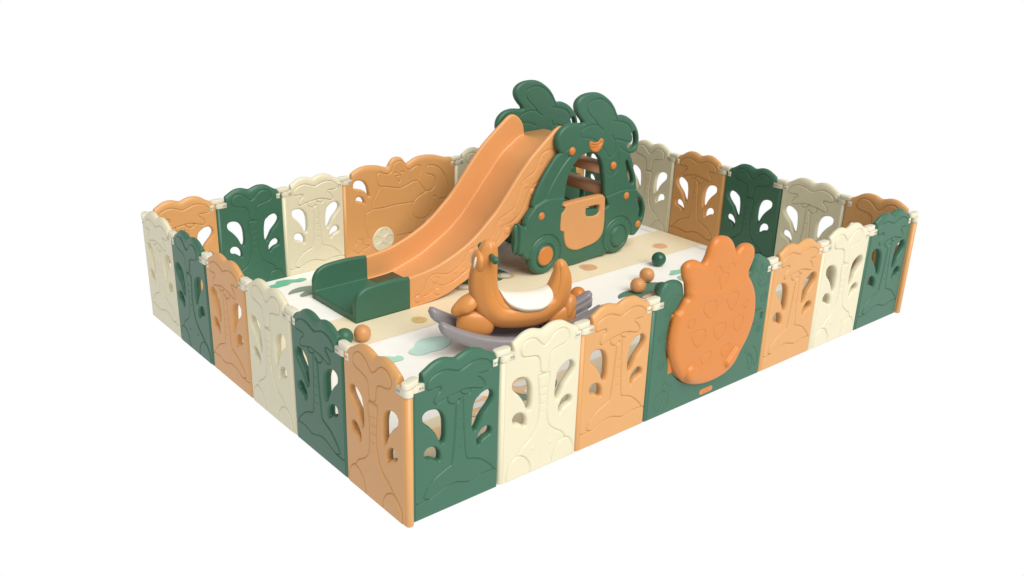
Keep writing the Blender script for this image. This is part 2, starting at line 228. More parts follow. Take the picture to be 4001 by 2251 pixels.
def relief(name, cons, t, lo, hi, res, grooves=(), raised=(), extra=None, gw=.0058, gd=.015, back=True):
    """plate of half thickness t. cons = [(function X -> signed distance, bevel radius)].
    Built as a grid fitted to the outline, with rounded rims, engraved lines and raised shapes on both faces."""
    def dist(X): return np.min([c(X) for c, r in cons], 0)
    nx = int((hi[0]-lo[0])/res)+2; ny = int((hi[1]-lo[1])/res)+2
    gx, gy = np.meshgrid(lo[0]+np.arange(nx)*res, lo[1]+np.arange(ny)*res, indexing='ij')
    X = np.stack([gx.ravel(), gy.ravel()], 1)
    ds = [c(X) for c, r in cons]; Dm = np.min(ds, 0)
    idx = np.arange(nx*ny).reshape(nx, ny)
    q = np.stack([idx[:-1, :-1], idx[1:, :-1], idx[1:, 1:], idx[:-1, 1:]], -1).reshape(-1, 4)
    q = q[(Dm[q] > 1e-4).any(1)]
    used = np.unique(q); out = used[Dm[used] <= 1e-4]
    Y = X[out].copy(); e = 1e-3
    for it in range(3):
        d0 = dist(Y); g = np.stack([dist(Y+[e, 0])-dist(Y-[e, 0]), dist(Y+[0, e])-dist(Y-[0, e])], 1)/(2*e)
        L = np.maximum((g**2).sum(1), .25)
        st = -d0/L; st = np.clip(st, -res*1.2, res*1.2)
        Y += g*st[:, None]
    X[out] = Y
    U = X[used]; ds = [c(U) for c, r in cons]
    h = t*np.min([rnd(d, r) for d, (c, r) in zip(ds, cons)], 0)
    isb = np.zeros(len(X), bool); isb[out] = True; isb = isb[used]; h[isb] = 0
    core = sst(h, t*.5, t*.95)
    add = np.zeros(len(U))
    for kind, pts, hh in raised:
        add += hh*sst(sdf(U, pts, .03), -.008, .008)*core
    for pts in grooves:
        k_ = 1
        if isinstance(pts, tuple): pts, k_ = pts
        add -= k_*gd*np.exp(-(ldist(U, pts, .04)/gw)**2)*core
    if extra: add += extra(U)*core
    h = np.where(isb, 0, np.maximum(h+add, .002))
    remap = np.full(nx*ny, -1); remap[used] = np.arange(len(used)); qf = remap[q]
    nU = len(U); fr = np.stack([U[:, 0], -h, U[:, 1]], 1)
    bi = np.arange(nU); inn = ~isb; bi[inn] = nU+np.arange(inn.sum())
    hb = h[inn] if back else np.minimum(h[inn], t)
    bk = np.stack([U[inn, 0], hb, U[inn, 1]], 1)
    V = np.concatenate([fr, bk]); F = np.concatenate([qf, bi[qf][:, ::-1]])
    return V, F.tolist()
def mesh(name, V, F, material, smooth_=True, scale=S, mats=None, mi=None):
    me = bpy.data.meshes.new(name)
    me.from_pydata((np.asarray(V, float)*scale).tolist(), [], [list(map(int, f)) for f in F]); me.validate()
    for mm in (mats or [material]): me.materials.append(mm)
    if mi is not None and len(me.polygons) == len(mi): me.polygons.foreach_set('material_index', mi)
    if smooth_: me.polygons.foreach_set('use_smooth', [True]*len(me.polygons))
    bm = bmesh.new(); bm.from_mesh(me); bmesh.ops.recalc_face_normals(bm, faces=bm.faces); bm.to_mesh(me); bm.free()
    me.update(); return me
def join(*parts):
    V = []; F = []; n = 0
    for v, f in parts:
        V.append(np.asarray(v, float)); F += [[i+n for i in q] for q in f]; n += len(v)
    return np.concatenate(V), F
def tag(o, label=None, cat=None, group=None, kind=None):
    for k, v in (('label', label), ('category', cat), ('group', group), ('kind', kind)):
        if v: o[k] = v
    return o
def link(name, me, parent=None, loc=(0, 0, 0), rz=0, rot=None, material=None):
    o = bpy.data.objects.new(name, me); sc.collection.objects.link(o)
    o.parent = parent; o.location = [c*S for c in loc]; o.rotation_euler = rot or (0, 0, rz)
    if material is not None and me is not None:
        o.material_slots[0].link = 'OBJECT'; o.material_slots[0].material = material
    return o
def empty(name, loc, rz=0, scale=1):
    o = link(name, None, None, loc, rz); o.scale = (scale,)*3; o.empty_display_size = .05; return o
def prism(pts, z0, z1, bev=.006, n=2):
    """xy outline extruded in z with softened top and bottom rims"""
    p = np.array(pts, float); c = p.mean(0); N = len(p)
    nx = np.roll(p, -1, 0)-np.roll(p, 1, 0); nrm = np.stack([nx[:, 1], -nx[:, 0]], 1); nrm /= np.linalg.norm(nrm, axis=1)[:, None]+1e-9
    if ((p-c)*nrm).sum() < 0: nrm = -nrm
    rings = []
    for k in range(n+1):
        a = k/n*math.pi/2; rings.append((z0+bev*(1-math.sin(a)), -bev*(1-math.cos(math.pi/2-a)) if 0 else -bev*(1-math.sin(a)) ))
    R = [(z0, -bev)]+[(z0+bev*(1-math.cos(a)), -bev*(1-math.sin(a))) for a in (math.pi/4, math.pi/2)]
    R += [(z1-bev*(1-math.cos(a)), -bev*(1-math.sin(a))) for a in (math.pi/2, math.pi/4)]+[(z1, -bev)]
    V = []; F = []
    for z, o in R:
        for q, nn in zip(p, nrm): V.append((q[0]+nn[0]*o, q[1]+nn[1]*o, z))
    for k in range(len(R)-1):
        for i in range(N): j = (i+1) % N; F.append([k*N+i, k*N+j, (k+1)*N+j, (k+1)*N+i])
    F.append(list(range(N))[::-1]); F.append([(len(R)-1)*N+i for i in range(N)])
    return np.array(V), F
def circ(cx, cy, r, a0=0, a1=360, n=20):
    return [(cx+r*math.cos(math.radians(a0+(a1-a0)*i/n)), cy+r*math.sin(math.radians(a0+(a1-a0)*i/n))) for i in range(n+(a1-a0 != 360))]
def lathe(prof, n=32, axis='z'):
    V = []; F = []; K = len(prof)
    for i in range(n):
        a = 2*math.pi*i/n
        for r, z in prof: V.append((r*math.cos(a), r*math.sin(a), z))
    for i in range(n):
        j = (i+1) % n
        for k in range(K-1): F.append([i*K+k, j*K+k, j*K+k+1, i*K+k+1])
    F.append([i*K for i in range(n)][::-1]); F.append([i*K+K-1 for i in range(n)])
    V = np.array(V)
    if axis == 'y': V = V[:, [0, 2, 1]]
    if axis == 'x': V = V[:, [2, 1, 0]]
    return V, F
def box(x0, x1, y0, y1, z0, z1, bev=.008):
    return prism([(x0, y0), (x1, y0), (x1, y1), (x0, y1)], z0, z1, bev)
def sph(c, r, nu=24, nv=14, sc3=(1, 1, 1)):
    V = [(0, 0, 1)]; F = []
    for j in range(1, nv):
        th = math.pi*j/nv
        for i in range(nu): a = 2*math.pi*i/nu; V.append((math.sin(th)*math.cos(a), math.sin(th)*math.sin(a), math.cos(th)))
    V.append((0, 0, -1)); L = len(V)-1
    for i in range(nu): F.append([0, 1+i, 1+(i+1) % nu])
    for j in range(nv-2):
        for i in range(nu):
            a = 1+j*nu+i; b = 1+j*nu+(i+1) % nu; F.append([a, a+nu, b+nu, b])
    for i in range(nu): F.append([L, L-nu+(i+1) % nu, L-nu+i])
    return np.array(V)*r*np.array(sc3)+np.array(c), F
P_ = lambda k, closed=True: smooth(D[k], closed)
L_ = lambda k: smooth(D[k], False)
T = .045
# ---------------------------------------------------------------- play mat
def build_mat():
    zt = .09; mats = [mat('mat_white', (.88, .87, .82), .5), mat('mat_cream', (.80, .70, .49), .5), mat('mat_line', (.32, .31, .28), .6)]
    cols = dict(g1=(.17, .48, .32), g2=(.22, .30, .22), y1=(.66, .48, .18), t1=(.52, .74, .66), t2=(.40, .68, .52), o1=(.66, .38, .2), o2=(.72, .40, .24),
                g3=(.28, .55, .40), g4=(.11, .20, .14), b1=(.62, .42, .25), g5=(.05, .17, .10), r1=(.66, .46, .2), r2=(.80, .55, .30), w1=(.74, .74, .72))
    keys = list(cols); 
    for k in keys: mats.append(mat('mat_print_'+k, cols[k], .55))
    x0, x1, y0, y1 = -.035, 7.96, .082, 5.90
    V, F = prism([(x0, y0), (x1, y0), (x1, y1), (x0, y1)], 0.02, zt, .012)
    V = V.tolist(); F = list(F); mi = [0]*len(F)
    lay = [0]
    def flat(pts, m, lv):
        n = len(V); z = zt+.004*lv
        for p in pts: V.append((p[0], p[1], z))
        F.append(list(range(n, n+len(pts)))); mi.append(m)
    for a, b in ((.38, 1.28), (3.232, 4.13)): flat([(x0+.012, a), (x1-.012, a), (x1-.012, b), (x0+.012, b)], 1, 1)
    for yy0, yy1 in ((4.135, 5.3), (2.2, 3.228)): flat([(7.766, yy0), (7.774, yy0), (7.774, yy1), (7.766, yy1)], 2, 1)
    lvl = dict(r1=3, w1=4, b1=2.5, g4=2)
    for k, pts in MAT: flat(smooth(pts, True, 4), 3+keys.index(k), lvl.get(k, 2))
    # prints seen through the front fence openings
    flat(smooth([(2.0, 1.1), (2.2, 1.5), (2.5, 1.62), (2.8, 1.4), (2.75, 1.1), (2.4, .95)]), 3+keys.index('g2'), 2)
    flat(circ(2.4, 1.22, .2), 3+keys.index('r2'), 3); 
    for yy in (1.12, 1.3): flat([(2.4+.13*math.cos(a), yy+.06*math.sin(a)) for a in np.linspace(0, 6.28, 17)[:-1]], 3+keys.index('w1'), 4)
    flat(circ(1.68, 1.18, .24), 3+keys.index('r2'), 3)
    for yy in (1.05, 1.2, 1.33): flat([(1.68+.16*math.cos(a), yy+.05*math.sin(a)) for a in np.linspace(0, 6.28, 17)[:-1]], 3+keys.index('w1'), 4)
    flat(smooth([(.8, 1.0), (1.0, 1.1), (1.2, 1.02), (1.15, .85), (.9, .8)]), 3+keys.index('r2'), 2)
    for cx, cy, k in ((4.6, 1.0, 'o1'), (6.2, .9, 'o2'), (5.4, .75, 'y1'), (3.3, .8, 'o1')): flat(smooth([(cx+.16*math.cos(a), cy+.12*math.sin(a)) for a in np.linspace(0, 6.28, 9)[:-1]]), 3+keys.index(k), 2)
    flat(smooth([(3.9, 1.9), (4.3, 2.05), (4.8, 1.95), (5.0, 1.75), (4.5, 1.6), (4.1, 1.68)]), 3+keys.index('g3'), 2)
    flat(smooth([(6.6, 1.7), (7.0, 1.95), (7.4, 1.8), (7.3, 1.55), (6.9, 1.5)]), 3+keys.index('t1'), 2)
    # thin veins on the leaf discs
    def vein(a, b, lv=3): 
        a = np.array(a); b = np.array(b); n = np.array([-(b-a)[1], (b-a)[0]]); n = n/np.linalg.norm(n)*.004
        flat([a-n, b-n*.2, b+n*.2, a+n], 3+keys.index('b1'), lv)
    for c in ((2.53, 3.46), (5.71, 3.56), (7.33, 3.57)):
        for a in (25, 60, 95, 130, 165): vein((c[0]+.03*math.cos(math.radians(a)), c[1]+.03*math.sin(math.radians(a))), (c[0]+.085*math.cos(math.radians(a)), c[1]+.085*math.sin(math.radians(a))))
    me = mesh('play_mat', V, F, None, False, mats=mats, mi=mi)
    tag(link('play_mat', me), 'play mat with white and cream bands and leaf prints covering the playpen floor', 'mat')
build_mat()
# ---------------------------------------------------------------- fence panels
def board(w, top, holes, grooves, raised, res=.0062, extra=None, cut=None, sh=(.053, -.024), **kw):
    """shapes are given in traced coordinates, sh moves them onto the board whose tube stands at the origin"""
    sx, sz = sh
    top = [(x+.008, z-.006) for x, z in top]
    poly = np.array([(-sx, -sz), (w-sx, -sz), (w-sx, 1.352-sz), (top[-1][0], 1.36-sz)] + list(smooth(top, False, 3)[::-1]) + [(top[0][0], 1.36-sz), (-sx, 1.352-sz)])
    tp = smooth(top, False, 3)
    cons = [(lambda X: sdf(X, poly, .3), .012), (lambda X: np.where(sdf(X, poly, .3) > 0, ldist(X, tp, .2), .2), .085)]
    for h in holes: cons.append((lambda X, h=h: -sdf(X, h, .12)+.018, .030))
    if cut is not None: cons.append((lambda X: -sdf(X, cut, .12)+.03, .03))
    z1 = max(p[1] for p in top)+.02
    V, F = relief('b', cons, T, (-.02-sx, -.012-sz), (w+.02-sx, z1), res, grooves, raised, extra, **kw)
    V = V+np.array([sx, 0, sz])
    tube = lathe([(.030, 0), (.037, .004), (.0405, .012), (.0405, 1.33)], 28)
    return join((V, F), tube)
H = [P_('hole1'), P_('hole2'), P_('hole3'), P_('hole4')]
gr = L_('grA'); gr2 = np.array([(-.04, .213)]+[tuple(p) for p in gr if p[0] > -.03])
trunkA = smooth(D['trA1'], False); trunkA2 = smooth(D['trA2'], False)
A_groove = [np.vstack([P_('leafA'), P_('leafA')[:1]]), L_('nutA1'), L_('nutA2'), trunkA, trunkA2, gr2, (L_('tickA1'), .45), (L_('tickA2'), .45), (L_('tickA3'), .45),
            (np.array([(.424, .62), (.445, .628), (.468, .622)]), .45)]
A_raised = [('r', P_('leafA'), .005), ('r', np.vstack([trunkA[:-2], gr2[(gr2[:, 0] > .12)], trunkA2[::-1]]), .004)]
B_groove = [np.vstack([P_('leafB'), P_('leafB')[:1]]), smooth(D['trB1'], False), smooth(D['trB2'], False), L_('moB1'), L_('moB2')]+[(np.array(D['tickB%d' % i]), .5) for i in (1, 2, 3, 4)]
tb = [p for p in D['trB1']]; tb2 = [p for p in D['trB2']]
def bx(U):
    o = np.zeros(len(U))
    for c in D['dots']: d = np.hypot(*(U-c).T); o += .006*sst(-d, -.024, -.014)
    return o
B_raised = [('r', P_('leafB'), .005), ('r', np.array(tb+[(-.003, -.02), (.874, -.02)]+tb2[::-1]), .005)]
meA = mesh('palm_board', *board(.956, TOP, H, A_groove, A_raised), MT['green'])
meB = mesh('palm_board', *board(.956, TOP, H, B_groove, B_raised, extra=bx), MT['green'])
# hinge pieces
me_cap = mesh('hinge_cap', *prism(circ(.038, 0, .043, -90, 90, 12)+circ(-.062, 0, .043, 90, 270, 12), 1.359, 1.418, .009), MT['hinge'])
me_br = mesh('hinge_bracket', *prism([(.111, -.0475), (.111, .0475)]+circ(0, 0, .0475, 90, 270, 14), 1.290, 1.358, .003), MT['hinge'])
me_bl = mesh('hinge_bracket', *prism([(-.088, .0475), (-.088, -.0475)]+circ(-.0475, 0, .0475, -90, 90, 14), 1.288, 1.3575, .003), MT['hinge'])
scr = join(*[(lathe([(.009, -.051), (.009, .051)], 10, 'y')[0]+np.array([0, 0, 0]), lathe([(.009, -.051), (.009, .051)], 10, 'y')[1])])
me_scr = mesh('screw', *scr, mat('screw_grey', (.33, .29, .22), .6))
def fit_hinge(t, w, cf):
    c = link('hinge_cap', me_cap, t, cf[0], cf[1])
    b = link('hinge_bracket', me_br, t)
    for x in (.066, .092): link('screw', me_scr, b, (x, 0, 1.324))
    b = link('hinge_bracket', me_bl, t, (w, 0, 0))
    for x in (-.068, -.042): link('screw', me_scr, b, (x, 0, 1.322))
def panel(kind, col, loc, rz, label, w=.956, capf=((0, 0, 0), 0), group='palm tree panels of the playpen fence'):
    t = empty('fence_panel', loc, rz); tag(t, label, 'fence panel', group)
    link('board', meA if kind == 'A' else meB, t, material=MT[col])
    fit_hinge(t, w, capf); return t
PI2 = math.pi/2
cn = dict(green='green', cream='cream', orange='orange')
leaf = dict(A='a crown of ragged palm leaves', B='a forked two lobe palm crown')
# front right run (y = 0)
R = [('A', 'green', 0, 'green fence panel with ragged palm leaves, right of the nearest corner of the playpen'),
     ('B', 'cream', 1, 'cream fence panel with forked palm, right of the green panel at the nearest corner'),
     ('A', 'orange', 2, 'orange fence panel with ragged palm leaves directly left of the gate with the pineapple face'),
     ('A', 'orange', 5.004, 'orange fence panel with ragged palm leaves directly right of the pineapple gate'),
     ('B', 'cream', 6.004, 'cream fence panel next to the green one at the right end of the front side'),
     ('A', 'green', 7.004, 'green fence panel with ragged palm leaves at the rightmost corner of the playpen')]
for k, c, x, lb in R:
    x = x*1.0042-.0275+(.010 if x else 0) if x < 4 else x+{5.004: -.0135, 6.004: -.0093, 7.004: -.0051}[x]
    panel(k, c, (x, .035, 0), 0, lb, capf=((0, 0, 0), 0) if x > .5 else ((-.010, -.018, 0), math.radians(18)))
Lw = [('B', 'orange', 'orange fence panel with forked palm crown, left of the nearest corner of the playpen'),
      ('A', 'green', 'green fence panel with ragged palm, second from the nearest corner on the left side'),
      ('B', 'cream', 'cream fence panel with forked palm in the middle of the outer left side'),
      ('A', 'orange', 'orange fence panel with ragged palm in the middle of the outer left side'),
      ('B', 'green', 'green fence panel with forked palm, next to the leftmost panel of the outer left side'),
      ('A', 'cream', 'cream fence panel with ragged palm leaves at the leftmost corner, outer left side')]
for i, (k, c, lb) in enumerate(Lw):
    t = panel(k, c, (-.085, i*1.0032-(.024 if i else .010) if i < 5 else 4.948, 0), PI2, lb)
    if i == 0:   # the nearest corner: its cap is carried by the green panel
        bpy.data.objects.remove([o for o in t.children if o.name.startswith('hinge_cap')][0])
BLx = [0, 1, 2]; oxb = -.054; yb = 5.948
BL = [('A', 'orange', oxb, 'orange fence panel with ragged palm leaves at the leftmost corner, seen from inside the pen'),
      ('B', 'green', 1+oxb, 'green fence panel with forked palm crown in the back left side, seen from inside'),
      ('A', 'cream', 2+oxb, 'cream fence panel with ragged palm leaves, left of the orange elephant panel'),
      ('B', 'cream', 5.042, 'cream fence panel mostly hidden behind the slide, right of the orange elephant panel'),
      ('A', 'green', 6.01, 'green back fence panel hidden behind the slide and the toy car'),
      ('B', 'orange', 6.97, 'orange back fence panel hidden behind the toy car in the farthest corner')]
for i, (k, c, x, lb) in enumerate(BL):
    cf = ((0, 0, 0), 0) if i else ((-.018, -.02, 0), math.radians(65))
    panel(k, c, (x, yb, 0), 0, lb, capf=cf)
BR = [('B', 'orange', 'dark orange fence panel with forked palm at the rightmost corner, seen from inside'),
      ('A', 'cream', 'beige fence panel with ragged palm leaves in the back right side, beside the rightmost panel'),
      ('B', 'green', 'dark green fence panel with forked palm in the back right side, behind the gate'),
      ('A', 'orange', 'orange fence panel with ragged palm, right of the beige one beside the car'),
      ('B', 'cream', 'beige fence panel with forked palm, seen just right of the green toy car'),
      ('A', 'green', 'green fence panel in the back right side hidden behind the toy car')]
for i, (k, c, lb) in enumerate(BR):
    panel(k, c, (8.0076, i-.0126 if i < 5 else 4.98, 0), PI2, lb, capf=((0, 0, 0), 0) if i else ((.02, .012, 0), -PI2))
# ---------------------------------------------------------------- gate
door = P_('door')
gtop = [(.0, 1.44), (.02, 1.50)]+D['gL'][2:]+[(.50, 1.30), (.8, 1.2), (1.2, 1.2), (1.40, 1.30)]+D['gR'][:-2]+[(1.81, 1.475), (1.862, 1.44)]
gframe_groove = [np.vstack([P_(k), P_(k)[:1]]) for k in ('ban1', 'ban2', 'ban3', 'ban4', 'pin1', 'crn1', 'pin2', 'crn2')]
for i in range(0, 8, 2):
    c = D['cir'][i]; r = math.dist(c, D['cir'][i+1])
    for rr in (r, r*.5): gframe_groove.append(np.array(circ(*c, rr)+[(c[0]+rr, c[1])]))
for cx, cz, a in ((.165, .195, 1), (1.745, 1.25, -1)):
    for i in range(3):
        for j in range(3 if i == 1 else 2):
            x = cx-.065+.065*j+(.03 if i != 1 else 0); z = cz-.065+.062*i
            gframe_groove.append(np.array([(x, z), (x+.018, z+.012*a)]))
GSH = (.052, -.024)
Vf, Ff = board(1.952, gtop, [], gframe_groove, [], res=.0075, cut=door, sh=GSH, gd=.007, gw=.005)
gate = empty('gate_panel', (2.995, .035, 0)); tag(gate, 'wide green gate panel with an orange pineapple shaped door', 'gate')
link('frame', mesh('gate_frame', Vf, Ff, MT['green']), gate)
fit_hinge(gate, 1.952, ((0, 0, 0), 0))
GO = (GSH[0], 0, GSH[1])
dpoly = smooth(D['door'], True, 4); dpoly[:, 0] += .042*(1-dpoly[:, 0]/1.6)
dg = [L_('eye1'), L_('eye2'), np.vstack([P_('beak'), P_('beak')[:1]])]+[np.vstack([P_('scale%d' % i), P_('scale%d' % i)[:1]]) for i in range(9)]
cr = L_('crease'); crp = np.vstack([cr, [(1.7, 1.40), (1.7, .1), (0, .1), (0, 1.43)]])
f1 = np.array(D['foot1'][0]); fa, fb = map(np.array, D['foot2'])
def dx(U):
    d = np.hypot(*(U-f1).T); o = .042*np.clip(1-(d/.108)**4, 0, 1)**.7
    e = fb-fa; t = np.clip((U-fa)@e/(e@e), 0, 1); d2 = np.hypot(*(U-fa-t[:, None]*e).T); o += .045*np.clip(1-(d2/.05)**2, 0, 1)**.6
    o += .008*sst(sdf(U, crp, .05), -.02, .02)
    for b in range(2):
        pass
    return o
Vd, Fd = relief('d', [(lambda X: sdf(X, dpoly, .3), .085)], .060, (.1, .18), (1.65, 1.97), .0075, dg, [], dx, gd=.008)
Vd = Vd+np.array([0, -.052, 0])
link('door', mesh('gate_door', Vd, Fd, MT['deep']), gate, GO)
link('hinge_post', mesh('hinge_post', *box(.222, .315, -.050, .02, .505, 1.20, .01), MT['deep']), gate, GO)
lt = np.array([(1.60, .89), (1.74, .895), (1.79, .885), (1.83, .85), (1.836, .77), (1.79, .722), (1.70, .712), (1.6, .725)])
Vl, Fl = relief('l', [(lambda X: sdf(X, lt, .2), .02)], .064, (1.58, .69), (1.86, .92), .008, [], [], lambda U: -.04*sst(-np.maximum(abs(U[:, 0]-1.772)/.03, abs(U[:, 1]-.79)/.05), -1.1, -.8))
link('latch', mesh('latch', Vl, Fl, MT['green']), gate, GO)
pc = np.array([.933, .099]); 
plv = []
plate_poly = np.array(circ(.850, .099, .040, 90, 270, 10)+circ(1.012, .099, .040, -90, 90, 10))
bars = [np.array([(.868+.024*i, .083), (.868+.024*i+(.006 if i % 2 else 0), .115)]) for i in range(6)]+[np.array([(.868+.024*i, .099+.012*(1 if i % 2 else -1)), (.884+.024*i, .099+.012*(1 if i % 3 else -1))]) for i in range(6)]
Vp, Fp = relief('p', [(lambda X: sdf(X, plate_poly, .2), .008)], .046, (.80, .045), (1.07, .155), .004, [], [], lambda U: .004*np.exp(-(np.min([ldist(U, b, .03) for b in bars], 0)/.003)**2))
link('name_plate', mesh('name_plate', Vp, Fp, MT['deep']), gate, GO)
# ---------------------------------------------------------------- elephant panel
etop = [(.045, 1.475)]+D['eTop'][1:-1]+[(1.94, 1.44)]
egr = [np.vstack([P_('eBird'), P_('eBird')[:1]]), L_('eEye1'), L_('eEye2'), np.array(D['eBeak']+D['eBeak'][:1]), np.array(D['eB1']), L_('eB2'), L_('eTk'), L_('eEye'), L_('eEar'), L_('eCart'),
       np.vstack([P_('eRock'), P_('eRock')[:1]]), np.array([(.84, .36), (1.4, .36)])]
el = empty('elephant_panel', (2.946, yb, 0)); tag(el, 'wide orange fence panel engraved with an elephant pulling a bird cart, behind the slide', 'fence panel')
Ve, Fe = board(2.048, etop, [P_('eH1'), P_('eH2')], egr, [], res=.008, sh=(.063, -.028))
link('board', mesh('elephant_board', Ve, Fe, MT['orange']), el)
fit_hinge(el, 2.048, ((0, 0, 0), 0))
wr = .205; wc = np.array([.585, .355])
def petals(U, c=wc):
    d = U-c; o = np.zeros(len(U))
    for k in range(4):
        a = k*math.pi/2+.12; u = d[:, 0]*math.sin(a)+d[:, 1]*math.cos(a); v = d[:, 0]*math.cos(a)-d[:, 1]*math.sin(a)
        q = ((u-.115)/.068)**2+(v/(.062*np.clip(.3+u/.12, .1, 1)))**2
        o -= .010*sst(-q, -1.15, -.85)
    return o
for dx_ in (0, .95):
    wpoly = np.array(circ(wc[0]+dx_, wc[1], wr, n=40)); off = np.array([dx_, 0])
    Vw, Fw = relief('w', [(lambda X: sdf(X, wpoly, .2), .02)], .064, (wc[0]+dx_-.23, .13), (wc[0]+dx_+.23, .58), .007, [], [], lambda U: petals(U-off))
    link('cart_wheel', mesh('cart_wheel', Vw, Fw, MT['cream']), el, (.063, 0, -.028))
# ---------------------------------------------------------------- slide playset (car side panels, slide, steps)
K = 1-.09/CAM[2]; OFF = CAM*(1-K)
def inpen(x, y, z=0): return (x*K+OFF[0], y*K+OFF[1], z*K+OFF[2])
slide = empty('slide_playset', inpen(0, 0, 0), 0, K)
tag(slide, 'orange toddler slide with green foot between two green car shaped side walls', 'slide')
bp = smooth(D['body'], True, 2)
lamp = smooth(D['lamp'], True, 3)
arch = lambda c, r: np.array(circ(c[0], c[1], r, n=48))
WF = (.145, .300); WR = (1.69, .300)
cgr = [L_(k) for k in ('lg1', 'lg2', 'lg3', 'lg4', 'fl2', 'fl3', 'fl4', 'fl5', 'fl6')]
fl1 = L_('fl1')
def cx(U):
    o = np.zeros(len(U))
    # wings stand proud of the cabin
    w1 = np.vstack([fl1, [(-.45, .9), (-.5, -.1), (.51, -.1)]]); o += .014*sst(sdf(U, w1, .06), -.012, .012)
    w2 = np.vstack([L_('fl2'), [(2.4, .95), (2.4, -.1), (1.385, -.1)]]); o += .014*sst(sdf(U, w2, .06), -.012, .012)
    pil = np.vstack([L_('fl3'), [(.35, 1.85), (-.2, 1.5), (-.15, 1.05)]]); o -= .014*sst(sdf(U, pil, .06), -.012, .012)
    o += .016*sst(sdf(U, lamp, .05), -.012, .012)
    for c in (WF, WR):
        d = np.hypot(*(U-c).T); o -= .02*sst(-abs(d-.315), -.022, -.006)
    tc_ = np.vstack([L_('fl6'), [(2.1, 1.7), (2.1, 2.7), (.2, 2.7), (.2, 1.9)], L_('fl5')[:], L_('lg4')[::-1][:1]*0+[(1.2, 1.75)]])
    return o
cons = [(lambda X: sdf(X, bp, .3), .04), (lambda X: -sdf(X, P_('win'), .2)+.0, .03)]
for s_ in ('slot1', 'slot2', 'slot3'): cons.append((lambda X, q=P_(s_): -sdf(X, q, .12)+.010, .03))
CT = .055
Vc, Fc = relief('c', cons, CT, (-.42, -.02), (2.36, 2.66), .0095, cgr, [('r', P_('lg1'), 0)], cx, gw=.0085, gd=.012)
me_car = mesh('car_panel', Vc, Fc, MT['green'])
def disc(c, r, t, rr, res=.009, ring=None):
    poly = np.array(circ(c[0], c[1], r, n=56))
    ex = None
    if ring: ex = lambda U: -ring[1]*sst(-abs(np.hypot(*(U-c).T)-ring[0]), -ring[2], 0)
    return relief('t', [(lambda X: sdf(X, poly, .3), rr)], t, (c[0]-r-.03, c[1]-r-.03), (c[0]+r+.03, c[1]+r+.03), res, [], [], ex)
me_ty = [mesh('tyre', *disc(c, .300 if c is WF else .290, .084, .08, ring=(.178, .035, .014)), MT['green']) for c in (WF, WR)]
me_hub = [mesh('hub', *disc(c, .172, .098, .05), MT['deep']) for c in (WF, WR)]
dp = smooth(D['door_c'], True, 2); dh = P_('handle')
me_dr = mesh('car_door', *relief('k', [(lambda X: sdf(X, dp, .3), .02), (lambda X: -sdf(X, dh, .1)-.004, .03)], .075, (.38, .2), (1.42, 1.08), .009), mat('door_orange_plastic', (.60, .29, .11), .45))
bc = smooth(D['bananaC'], True, 3)
me_bn = mesh('banana_badge', *relief('n', [(lambda X: sdf(X, bc, .1), .02)], .073, (.92, 1.69), (1.27, 1.95), .006, [np.array([(.99, 1.86), (1.06, 1.835), (1.14, 1.845), (1.19, 1.87)]), np.array([(.97, 1.82), (1.05, 1.795), (1.14, 1.815), (1.2, 1.86)])]), MT['deep'])
me_sd = mesh('stud', *(lambda s: (s[0], s[1]))(sph((0, 0, 0), .062, 20, 12, (1, .55, 1))), MT['deep'])
lens_v, lens_f = relief('x', [(lambda X: sdf(X, np.array(circ(0, 0, .23, n=40)), .3), .09)], .045, (-.25, -.25), (.25, .25), .01)
lens_v = lens_v[:, [1, 0, 2]]*[1, .22, 1]
me_ln = mesh('headlight', lens_v, lens_f, MT['green'])
for side, y0 in ((0, 3.92), (1, 5.25)):
    yc = y0+CT
    sp = link('car_panel', me_car, slide, (5, yc, 0))
    for i in (0, 1):
        link('tyre', me_ty[i], sp, (0, 0, 0))
        link('hub', me_hub[i], sp, (0, 0, 0), material=MT['deep'] if i == 0 else MT['green'])
    link('door', me_dr, sp, (0, 0, 0))
    if side == 0: link('banana_badge', me_bn, sp)
    for c in (D['studs'][0],)+tuple(D['studs'][3:]):
        for sg in (-1, 1): link('stud', me_sd, sp, (c[0], sg*(CT+.004), c[1]))
    link('headlight', me_ln, sp, (-.395, 0, .64))
# slide chute
from bisect import bisect
def interp(tab):
    p = smooth(tab, False, 6); xs, zs = p[:, 0], p[:, 1]; o = np.argsort(xs)
    return lambda x: np.interp(x, xs[o], zs[o])
zr = interp([(2.76, .45), (2.93, .462), (3.08, .48), (3.27, .52), (3.47, .585), (3.63, .65), (3.80, .73), (3.97, .84), (4.14, .975), (4.31, 1.12), (4.48, 1.31), (4.66, 1.52), (4.87, 1.745), (5.01, 1.865), (5.16, 1.98), (5.27, 2.06), (5.39, 2.145), (5.48, 2.17), (5.57, 2.14), (5.64, 2.08), (5.69, 2.00), (5.71, 1.9)])
zf = interp([(2.76, .10), (3.0, .105), (3.19, .12), (3.34, .16), (3.69, .27), (3.92, .38), (4.16, .51), (4.34, .63), (4.53, .79), (4.78, 1.06), (5.03, 1.33), (5.18, 1.50), (5.31, 1.62), (5.47, 1.72), (5.60, 1.80), (5.71, 1.83)])
zb = interp([(2.76, .0), (3.05, .012), (3.24, .03), (3.44, .07), (3.62, .14), (3.81, .215), (4.05, .35), (4.35, .575), (4.54, .70), (4.72, .88), (4.91, 1.02), (5.1, 1.17), (5.3, 1.36), (5.71, 1.70)])
YN, YF, WT = 4.035, 5.165, .068
wave = [(390,1330),(400,1230),(450,1120),(520,1040),(600,1010),(700,1018),(780,1010),(880,950),(980,870),(1030,790),(1080,700),(1140,620),(1220,580),(1290,570),(1420,480),(1490,370),(1520,270),(1560,180),(1640,110),(1740,40)]
